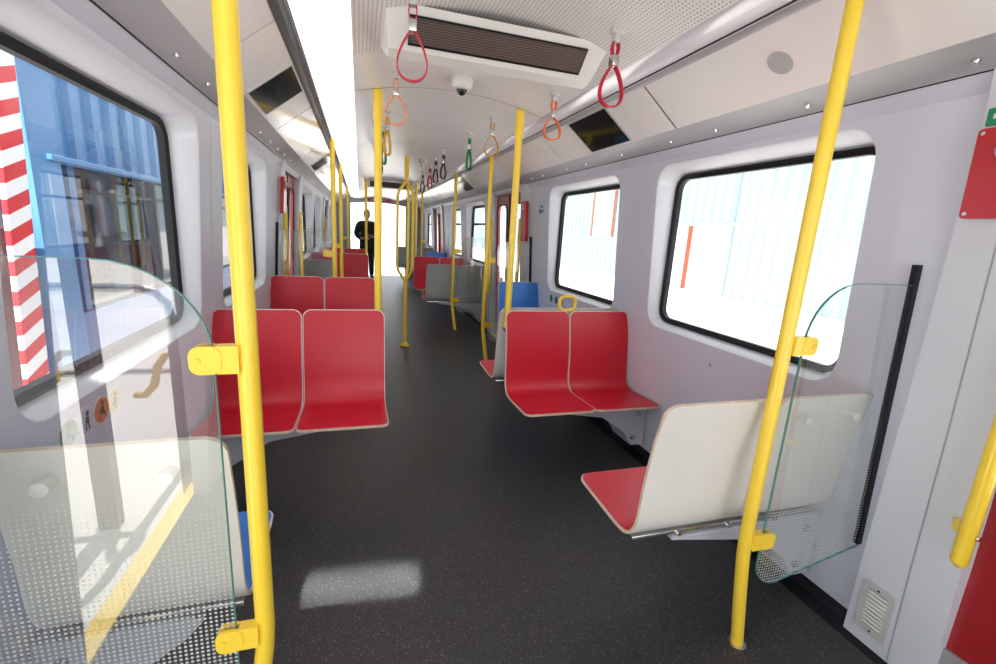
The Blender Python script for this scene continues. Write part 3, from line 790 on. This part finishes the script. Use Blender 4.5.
def air_unit(y, label, grp):
    o = (0, y, 2.15); t = thing('air_vent_unit', label, 'air vent', o, grp)
    prof = lambda e: [(y+.0, cz(.44)+.02), (y+.105, 2.175), (y+.118, 2.165), (y+.19, 2.156), (y+.44, cz(.44)+.02)]
    bm = B(); A_ = []; xs_ = [-.45, -.43, -.2, 0, .2, .43, .45]
    rows = []
    for x in xs_:
        inx = x*(1 if abs(x) < .42 else 1)
        rows.append([bm.verts.new((x*(.955 if abs(x) > .3 and z < 2.2 else 1), yy, zz)) for z, (yy, zz) in zip([p[1] for p in prof(0)], prof(0))])
    for u, w in zip(rows, rows[1:]):
        for i in range(4): bm.faces.new((u[i], u[i+1], w[i+1], w[i]))
    bm.faces.new(rows[0]); bm.faces.new(rows[-1])
    obj('housing', local(bm, o), WPL, t, smooth=False)
    n_ = Vector((0, -.11, -.105)).normalized()
    def fp(x, v, d): p0 = Vector((0, y, cz(.44)+.02)); p1 = Vector((0, y+.105, 2.175)); p = p0.lerp(p1, v); return Vector((x, p.y, p.z))+n_*d
    bm = B(); L = [(-.36, .24), (.36, .24), (.36, .92), (-.36, .92)]
    prism(bm, L, lambda a, b: fp(a, b, -.002), lambda a, b: fp(a, b, .003)); obj('grille', local(bm, o), GRILLE, t, smooth=False)
    bm = B(); 
    ribbon(bm, [fp(a, b, .003) for a, b in L], n_, .008, .006, closed=True); obj('grille_frame', local(bm, o), RUB, t, smooth=False)
air_unit(1.84, 'white ceiling air unit with a wide brown grille between the two red straps', 'ceiling air units')
air_unit(8.55, 'distant ceiling air unit with dark grille before the end opening', 'ceiling air units')

def dome(x, y, r, label, dark):
    z = cz(x); t = thing('ceiling_camera' if dark else 'smoke_detector', label, 'camera' if dark else 'detector', (x, y, z))
    bm = B(); lathe(bm, [(r, .004), (r*1.04, -.012), (r*.98, -.034), (r*.78, -.050), (r*.5, -.055)], 0, 0, 28); obj('housing', bm, WPL if dark else GREYPL, t)
    bm = B(); lathe(bm, [(r*.52, -.052), (r*.48, -.062), (r*.34, -.076), (r*.12, -.083)], 0, 0, 20); obj('lens_dome', bm, SCREEN if dark else STEEL, t)
dome(0, 2.64, .058, 'white round dome camera on the smooth ceiling behind the air unit', True)
dome(.18, 5.68, .05, 'small grey round detector on the ceiling near the forked pole', False)

# hand straps
def make_strap(name, m, label, grp, x, y, L=.30, w=.020, hw=.052, rot=0.):
    t = thing(name, label, 'hand strap', (x, y, cz(x)), grp)
    bm = B(); lathe(bm, [(.024, .004), (.024, -.008), (.017, -.014)], 0, 0, 16); box(bm, (-.011, -.016, -.042), (.011, .016, -.008), .004); obj('mount', bm, GREYPL, t)
    Rm = Matrix.Rotation(rot, 4, 'Z')
    # small upper loop through the mount, clip, then the teardrop grip
    bm = B(); P = []
    for k in range(12):
        a = 2*PI*k/12; P.append((.014*math.cos(a), 0, -.058+.030*math.sin(a)))
    ribbon(bm, P, (0, 1, 0), w, .004, closed=True); bm.transform(Rm); lo = obj('upper_loop', bm, m, t)
    bm = B(); box(bm, (-.014, -.016, -.122), (.014, .016, -.084), .003); bm.transform(Rm); obj('clip', bm, STEEL, t)
    bm = B(); P = []; z0, z1 = -.118, -L
    n = 30
    for k in range(n):
        a = 2*PI*k/n; v = (1+math.cos(a))/2                       # 1 at the tip, 0 at the bottom
        wdt = hw*math.sin(a)*(1-.62*v)*1.32
        P.append((wdt, 0, z1+(z0-z1)*v))
    ribbon(bm, P, (0, 1, 0), w, .005, closed=True); bm.transform(Rm); obj('grip_loop', bm, m, t)
    return t
GX = 'hanging hand straps'
protos = {}
def strap(m, x, y, label, rot=0., L=.30):
    return make_strap('hand_strap', m, label, GX, x, y, L, rot=rot)
strap(STRAPRED, .395, 1.70, 'red hand strap hanging by the bright-side end of the air unit', .1, .265)
strap(STRAPRED, -.362, 1.745, 'red hand strap hanging in front of the air unit beside the glowing light strip', -.1, .275)
strap(ORANGE, .475, 2.455, 'orange hand strap hanging just below the air unit near a pole top', .1, .235)
strap(ORANGE, -.357, 2.56, 'orange hand strap hanging under the red one beside a yellow pole', -.1, .26)
strap(STRAPYEL, .345, 3.22, 'ochre hand strap hanging above the aisle past the orange one', .1, .26)
strap(STRAPGRN, .33, 3.85, 'green hand strap hanging beside the ochre strap', 1.0, .29)
strap(STRAPYEL, -.352, 3.45, 'thin ochre hand strap half hidden by the tall yellow pole', 1.1, .29)
strap(STRAPGRN, -.35, 3.98, 'green hand strap seen edge-on beside the tall yellow pole', 1.2, .29)
strap(STRAPDRK, .29, 4.85, 'dark hand strap behind the green one over the aisle', .9, .28)
strap(STRAPDRK, .29, 5.35, 'second dark hand strap behind the green one', .9, .28)
strap(STRAPRED, .32, 6.0, 'small dark red hand strap beyond the two dark straps', .9, .28)
strap(STRAPDRK, .33, 6.8, 'smallest dark hand strap over the aisle before the distant air unit', .9, .28)
strap(STRAPDRK, -.34, 4.85, 'dark hand strap in the bunch behind the tall yellow pole', 1.2, .28)
strap(STRAPRED, -.34, 5.6, 'dark red hand strap in the bunch behind the tall yellow pole', 1.2, .28)

# ------------------------------------------------------------------ far end fittings
for x in (-.32, .28):
    bm = B(); box(bm, (-.09, -.03, -.03), (.09, .02, .03), .008); o = obj('end_marker_lamp', bm, TAIL); o.location = Vector((x, YEND-.02, 2.22))*S
    tag(o, 'small red lamp on the arched end beam ' + ('above the standing person' if x < 0 else 'near the forked pole'), 'lamp', 'red lamps on the end beam')

# ------------------------------------------------------------------ person
def person(x, y):
    H = 1.93
    t = thing('person', 'person in a black jacket and dark trousers standing in the aisle with hands together', 'person', (x, y, 0))
    def skin(name, joints, edges, m, sub=2, parent=t):
        me = bpy.data.meshes.new(name)
        me.from_pydata([Vector(j[0])*S for j in joints], edges, []); o = link(name, me, m, parent)
        md = o.modifiers.new('skin', 'SKIN'); md.use_smooth_shade = True
        for v, j in zip(me.skin_vertices[0].data, joints): r = j[1]; v.radius = (r[0]*S, r[1]*S) if isinstance(r, tuple) else (r*S, r*S)
        me.skin_vertices[0].data[0].use_root = True
        o.modifiers.new('sub', 'SUBSURF').levels = sub; o.modifiers['sub'].render_levels = sub
        return o
    # continuous body; faces the camera (-y)
    J = [((0, 0, 1.0), (.165, .115)), ((0, 0, 1.18), (.155, .105)), ((0, .01, 1.38), (.18, .115)), ((0, .01, 1.52), (.15, .095)), ((0, .0, 1.60), .062), ((0, -.01, 1.66), .06),
         ((.10, 0, .95), .105), ((.115, -.01, .53), .066), ((.12, .01, .10), .045), ((.13, -.13, .04), .04),
         ((-.10, 0, .95), .105), ((-.115, -.01, .53), .066), ((-.12, .01, .10), .045), ((-.13, -.13, .04), .04),
         ((.21, .01, 1.50), .075), ((.285, .02, 1.22), .056), ((.14, -.17, 1.17), .042), ((.07, -.21, 1.20), .034),
         ((-.21, .01, 1.50), .075), ((-.285, .02, 1.22), .056), ((-.14, -.17, 1.12), .042), ((-.05, -.21, 1.13), .034)]
    E_ = [(0, 1), (1, 2), (2, 3), (3, 4), (4, 5), (0, 6), (6, 7), (7, 8), (8, 9), (0, 10), (10, 11), (11, 12), (12, 13), (3, 14), (14, 15), (15, 16), (16, 17), (3, 18), (18, 19), (19, 20), (20, 21)]
    body = skin('body', J, E_, SKIN)
    Jk = [(p, (r[0]*1.12+.03, r[1]*1.12+.03) if isinstance(r, tuple) else r+.033) for p, r in J]
    idx = [0, 1, 2, 3, 14, 15, 16, 18, 19, 20]; mp = {a: i for i, a in enumerate(idx)}
    ed = [(0, 1), (1, 2), (2, 3), (3, 14), (14, 15), (15, 16), (3, 18), (18, 19), (19, 20)]
    JJ = [Jk[i] for i in idx]; JJ.append(((0, 0, .84), (.20, .15))); ed2 = [(mp[a], mp[b]) for a, b in ed]+[(0, 10)]
    JJ.append(((0, .0, 1.62), (.13, .12))); ed2.append((3, 11))
    skin('jacket', JJ, ed2, CLOTH)
    JT = [((0, 0, .98), (.165, .12)), ((.10, 0, .90), .118), ((.115, -.01, .53), .085), ((.12, .01, .07), .07), ((-.10, 0, .90), .118), ((-.115, -.01, .53), .085), ((-.12, .01, .07), .07)]
    skin('trousers', JT, [(0, 1), (1, 2), (2, 3), (0, 4), (4, 5), (5, 6)], TROUS)
    for sx in (1, -1):
        bm = B(); bmesh.ops.create_uvsphere(bm, u_segments=14, v_segments=8, radius=1)
        for v in bm.verts:
            v.co = Vector((v.co.x*.05, v.co.y*.14, max(v.co.z, -.6)*.065))
        bm.transform(Matrix.Translation((sx*.13, -.06, .045))); obj('shoe', bm, RUB, t)
    # head with brow, nose, ears and chin
    bm = B(); bmesh.ops.create_uvsphere(bm, u_segments=24, v_segments=18, radius=1)
    for v in bm.verts:
        c = v.co; w = .083*(1-.20*max(0, -c.z)); d = .105*(1-.10*max(0, -c.z))
        nx = math.exp(-(c.x/.16)**2)*math.exp(-((c.z+.05)/.2)**2)*.022 if c.y < 0 else 0
        v.co = Vector((c.x*w, c.y*d-nx, c.z*.132))*1.14
    bm.transform(Matrix.Translation((0, -.02, 1.775))); h = obj('head', bm, SKIN, body)
    for sx in (1, -1):
        bm = B(); bmesh.ops.create_uvsphere(bm, u_segments=8, v_segments=6, radius=1); bm.transform(Matrix.Translation((sx*.084, -.01, 1.785)) @ Matrix.Diagonal((.012, .02, .034, 1))); obj('ear', bm, SKIN, body)
        bm = B(); bmesh.ops.create_uvsphere(bm, u_segments=8, v_segments=6, radius=.011); bm.transform(Matrix.Translation((sx*.032, -.118, 1.80))); obj('eye', bm, INK, body)
        # hand: palm and five fingers
        base = Vector((.07, -.21, 1.20)) if sx > 0 else Vector((-.05, -.21, 1.13))
        d = Vector((-sx, -.15, .05)).normalized()
        HJ = [(base, .026), (base+d*.05, (.030, .018))]; HE = [(0, 1)]
        for i in range(4):
            o_ = Vector((0, -.005, .027-.018*i)); p1 = base+d*.075+o_; p2 = p1+d*(.03+.004*(1.5-abs(i-1.5)))+Vector((0, .008, -.006)); p3 = p2+d*.018+Vector((0, .016, -.008))
            k = len(HJ); HJ += [(p1, .0095), (p2, .0085), (p3, .007)]; HE += [(1, k), (k, k+1), (k+1, k+2)]
        k = len(HJ); HJ += [(base+d*.03+Vector((0, -.012, .035)), .011), (base+d*.06+Vector((0, -.018, .055)), .009)]; HE += [(0, k), (k, k+1)]
        skin('hand', HJ, HE, SKIN, 1, body)
    bm = B(); box(bm, (-.025, -.122, 1.728), (.025, -.112, 1.735), .002, 1); obj('mouth', bm, STR, body)
    return t
person(-.35, 13.3)

# ------------------------------------------------------------------ outside
bm = B(); box(bm, (-60, -40, -.42), (60, 90, -.32)); o = obj('ground', bm, GROUND, smooth=False); o['kind'] = 'structure'
def corrug(bm, x, y0, y1, z0, z1, pitch, dep, s):
    y = y0; pr = []
    while y < y1:
        pr += [(y, 0), (y+pitch*.42, 0), (y+pitch*.5, dep), (y+pitch*.92, dep)]; y += pitch
    a = [bm.verts.new((x+s*d, min(q, y1), z0)) for q, d in pr]; b = [bm.verts.new((x+s*d, min(q, y1), z1)) for q, d in pr]
    for i in range(len(a)-1): bm.faces.new((a[i], a[i+1], b[i+1], b[i]))
# blue shed beside the train
t = thing('blue_shed', 'blue corrugated shed with a dark glazed band outside the train windows', 'building', (-3.5, 6.0, -.32)); o = Vector((-3.5, 6.0, -.32))
bm = B(); corrug(bm, -3.5, 5.2, 24, 1.98, 6.5, .41, .05, 1); obj('corrugated_wall', local(bm, o), SHEDBLUE, t, smooth=False)
bm = B(); box(bm, (-3.55, 5.6, 1.93), (-3.36, 24, 1.985), .008); obj('ledge', local(bm, o), SHEDBLUE, t, smooth=False)
bm = B(); box(bm, (-3.62, 5.2, -.32), (-3.58, 24, 2.0)); obj('glazing', local(bm, o), DGLASS, t, smooth=False)
bm = B(); box(bm, (-3.62, 5.2, -.32), (-3.50, 24, .35)); obj('plinth', local(bm, o), SHEDDK, t, smooth=False)
bm = B()
prism(bm, [(5.36, -.32), (5.36, 6.5), (5.72, 6.5), (5.85, -.32)], lambda y, z: (-3.62, y, z), lambda y, z: (-3.40, y, z)); obj('corner_post', local(bm, o), SHEDBLUE, t, smooth=False)
for y in (6.15, 7.6, 8.3, 9.6, 11.5, 13.5):
    bm = B(); box(bm, (-3.58, y, .35), (-3.52, y+(.12 if y < 6.5 else .06), 1.95)); obj('mullion', local(bm, o), SHEDDK if y < 7 else RUB, t, smooth=False)
bm = B(); box(bm, (-3.58, 6.2, 1.66), (-3.54, 24, 1.70)); obj('transom', local(bm, o), RUB, t, smooth=False)
bm = B(); box(bm, (-8, 5.2, -.32), (-3.62, 24, 6.5)); obj('shed_body', local(bm, o), SHEDDK, t, smooth=False)
bm = B(); box(bm, (-3.60, 4.50, -.32), (-3.40, 5.16, 1.30), .01); o = obj('maroon_gate_post', local(bm, (-3.5, 4.8, -.32)), MAROON, smooth=False); o.location = Vector((-3.5, 4.8, -.32))*S
tag(o, 'dark maroon post outside beside the hazard-striped post', 'post')
bm = B(); box(bm, (-.012, -.085, 0), (.012, .085, 2.9), .004); o = obj('hazard_post', bm, HAZ, smooth=False); o.location = Vector((-2.2, 2.81, -.32))*S; o.rotation_euler = (-.078, 0, 0)
tag(o, 'red and white diagonally striped hazard post outside the window', 'post')
# platform fence with chrome tube outside the open door (mirrored in the dotted glass)
o = Vector((-2.4, -1.39, -.32)); t = thing('platform_barrier', 'chrome tube barrier with yellow handles, mirrored in the dotted glass', 'barrier', o)
bm = B(); tube(bm, [(-3.4, -1.39, -.32), (-3.4, -1.39, .93), (-3.37, -1.39, .98), (-3.3, -1.39, 1.0), (-1.95, -1.39, 1.0), (-1.86, -1.39, .97), (-1.80, -1.39, .90), (-1.78, -1.39, .8), (-1.78, -1.39, -.32)], .028, 12); obj('frame_tube', local(bm, o), STEEL, t)
bm = B(); tube(bm, [(-3.4, -1.39, .42), (-1.78, -1.39, .42)], .022, 12); obj('mid_tube', local(bm, o), STEEL, t)
bm = B(); tube(bm, [(-2.02, -1.34, .27), (-1.96, -1.33, .27), (-1.90, -1.33, .34), (-1.87, -1.33, .47), (-1.82, -1.33, .55), (-1.77, -1.33, .55), (-1.75, -1.33, .50), (-1.75, -1.36, .42)], .026, 10); obj('grab_handle', local(bm, o), YEL, t)
bm = B(); tube(bm, [(-2.46, -1.36, .38), (-2.44, -1.33, .52), (-2.38, -1.33, .58), (-2.30, -1.33, .58), (-2.25, -1.33, .52), (-2.25, -1.36, .42)], .026, 10); obj('grab_handle', local(bm, o), YEL, t)

bm = B(); box(bm, (-.05, -.04, 0), (.05, .04, 2.6), .008); o = obj('platform_post', bm, MAROON, smooth=False); o.location = Vector((-1.95, -.72, -.32))*S
tag(o, 'dark post outside the open door, mirrored in the dotted glass', 'post')
# container yard on the other side
XC = 11.2; zg = -.32
t = thing('container_shed', 'pale blue corrugated container wall with red-framed doors, overexposed outside', 'building', (XC, 14, zg)); o = Vector((XC, 14, zg))
bm = B(); corrug(bm, XC, -14, 12.2, zg, 7.5, .45, .06, -1); corrug(bm, XC, 12.2, 17.2, 2.2, 7.5, .45, .06, -1); corrug(bm, XC, 17.2, 60, zg, 7.5, .45, .06, -1); obj('corrugated_wall', local(bm, o), CONT, t, smooth=False)
bm = B(); box(bm, (XC+.05, 12.2, zg), (XC+.1, 17.2, 2.2)); obj('sliding_door', local(bm, o), CONTW, t, smooth=False)
bm = B(); box(bm, (XC-.12, 11.9, 2.15), (XC, 17.4, 2.27)); obj('door_track', local(bm, o), CONTW, t, smooth=False)
bm = B(); box(bm, (XC-.02, 14.18, zg), (XC+.06, 14.34, 2.15)); obj('door_post', local(bm, o), RUST, t, smooth=False)
bm = B(); box(bm, (XC-.08, 12.2, zg+.02), (XC+.06, 15.9, zg+.10)); obj('door_sill', local(bm, o), RUST, t, smooth=False)
bm = B(); box(bm, (XC-.1, -14, zg), (XC+.05, 60, zg+.16)); obj('plinth', local(bm, o), CONTW, t, smooth=False)
for y in (19.6, 21.6):
    bm = B(); box(bm, (XC-.10, y, 1.6), (XC-.05, y+.13, 4.4)); obj('door_post', local(bm, o), RUST, t, smooth=False)
bm = B(); box(bm, (XC-.085, 19.7, 1.6), (XC-.07, 21.6, 4.2)); obj('loading_hatch', local(bm, o), CONTW, t, smooth=False)
bm = B(); box(bm, (XC-.14, 26.2, zg), (XC-.05, 29.5, 3.4)); obj('white_door', local(bm, o), CONTW, t, smooth=False)
bm = B(); box(bm, (XC-.16, 29.6, zg), (XC-.05, 29.9, 3.4)); obj('door_post', local(bm, o), RUST, t, smooth=False)
bm = B(); box(bm, (XC+.12, -14, zg), (XC+6, 60, 7.5)); obj('shed_body', local(bm, o), CONT, t, smooth=False)

# ------------------------------------------------------------------ light
w = bpy.data.worlds.new('sky'); bpy.context.scene.world = w; w.use_nodes = True
bg = w.node_tree.nodes['Background']; bg.inputs[0].default_value = (.93, .97, 1., 1); bg.inputs[1].default_value = 1.6
def sun(d, e, ang):
    l = bpy.data.lights.new('sun', 'SUN'); l.energy = e; l.angle = math.radians(ang); l.color = (1, .96, .9)
    o = bpy.data.objects.new('sun', l); C.objects.link(o); o.rotation_euler = Vector(d).to_track_quat('-Z', 'Y').to_euler()
sun((0, .72, -.69), 10., .6)
def area(name, loc, tgt, sx, sy, e, col=(1, 1, 1), spread=PI, roll=0.):
    l = bpy.data.lights.new(name, 'AREA'); l.shape = 'RECTANGLE'; l.size = sx*S; l.size_y = sy*S; l.energy = e; l.color = col; l.spread = spread
    o = bpy.data.objects.new(name, l); C.objects.link(o); o.location = Vector(loc)*S
    q = (Vector(tgt)-Vector(loc)).to_track_quat('-Z', 'Y'); o.rotation_euler = q.to_euler(); return o
# added area lamp beaming in through the window to make the floor patch
P0 = Vector((-.46, 1.71, 0)); dv = Vector((-.84, .06, 1.42)).normalized()
area('window_beam', P0+dv*4.2, P0, .17, .64, 1.1, (1, 1, 1), math.radians(2.))

# ------------------------------------------------------------------ camera
cd = bpy.data.cameras.new('camera'); cam = bpy.data.objects.new('camera', cd); C.objects.link(cam)
Rm = Matrix(((.9559, -.0082, .2935), (-.2878, -.2244, .931), (.0582, -.9745, -.2169)))
X, Yd, Zf = (Vector([Rm[i][j] for i in range(3)]) for j in range(3))
Zf.normalize(); X = (X-Zf*X.dot(Zf)).normalized(); U = -(Zf.cross(X))
M = Matrix((X, U, -Zf)).transposed().to_4x4(); M.translation = Vector((-.541, 0, 1.5))*S
cam.matrix_world = M
cd.sensor_width = 36; cd.lens = 447.19*36/996; cd.clip_start = .02; cd.clip_end = 300
sc = bpy.context.scene; sc.camera = cam
sc.view_settings.view_transform = 'Standard'; sc.view_settings.look = 'None'; sc.view_settings.exposure = .7
sc.cycles.transparent_max_bounces = 24; sc.cycles.max_bounces = 10; sc.cycles.diffuse_bounces = 5; sc.cycles.glossy_bounces = 5
sc.cycles.use_denoising = True
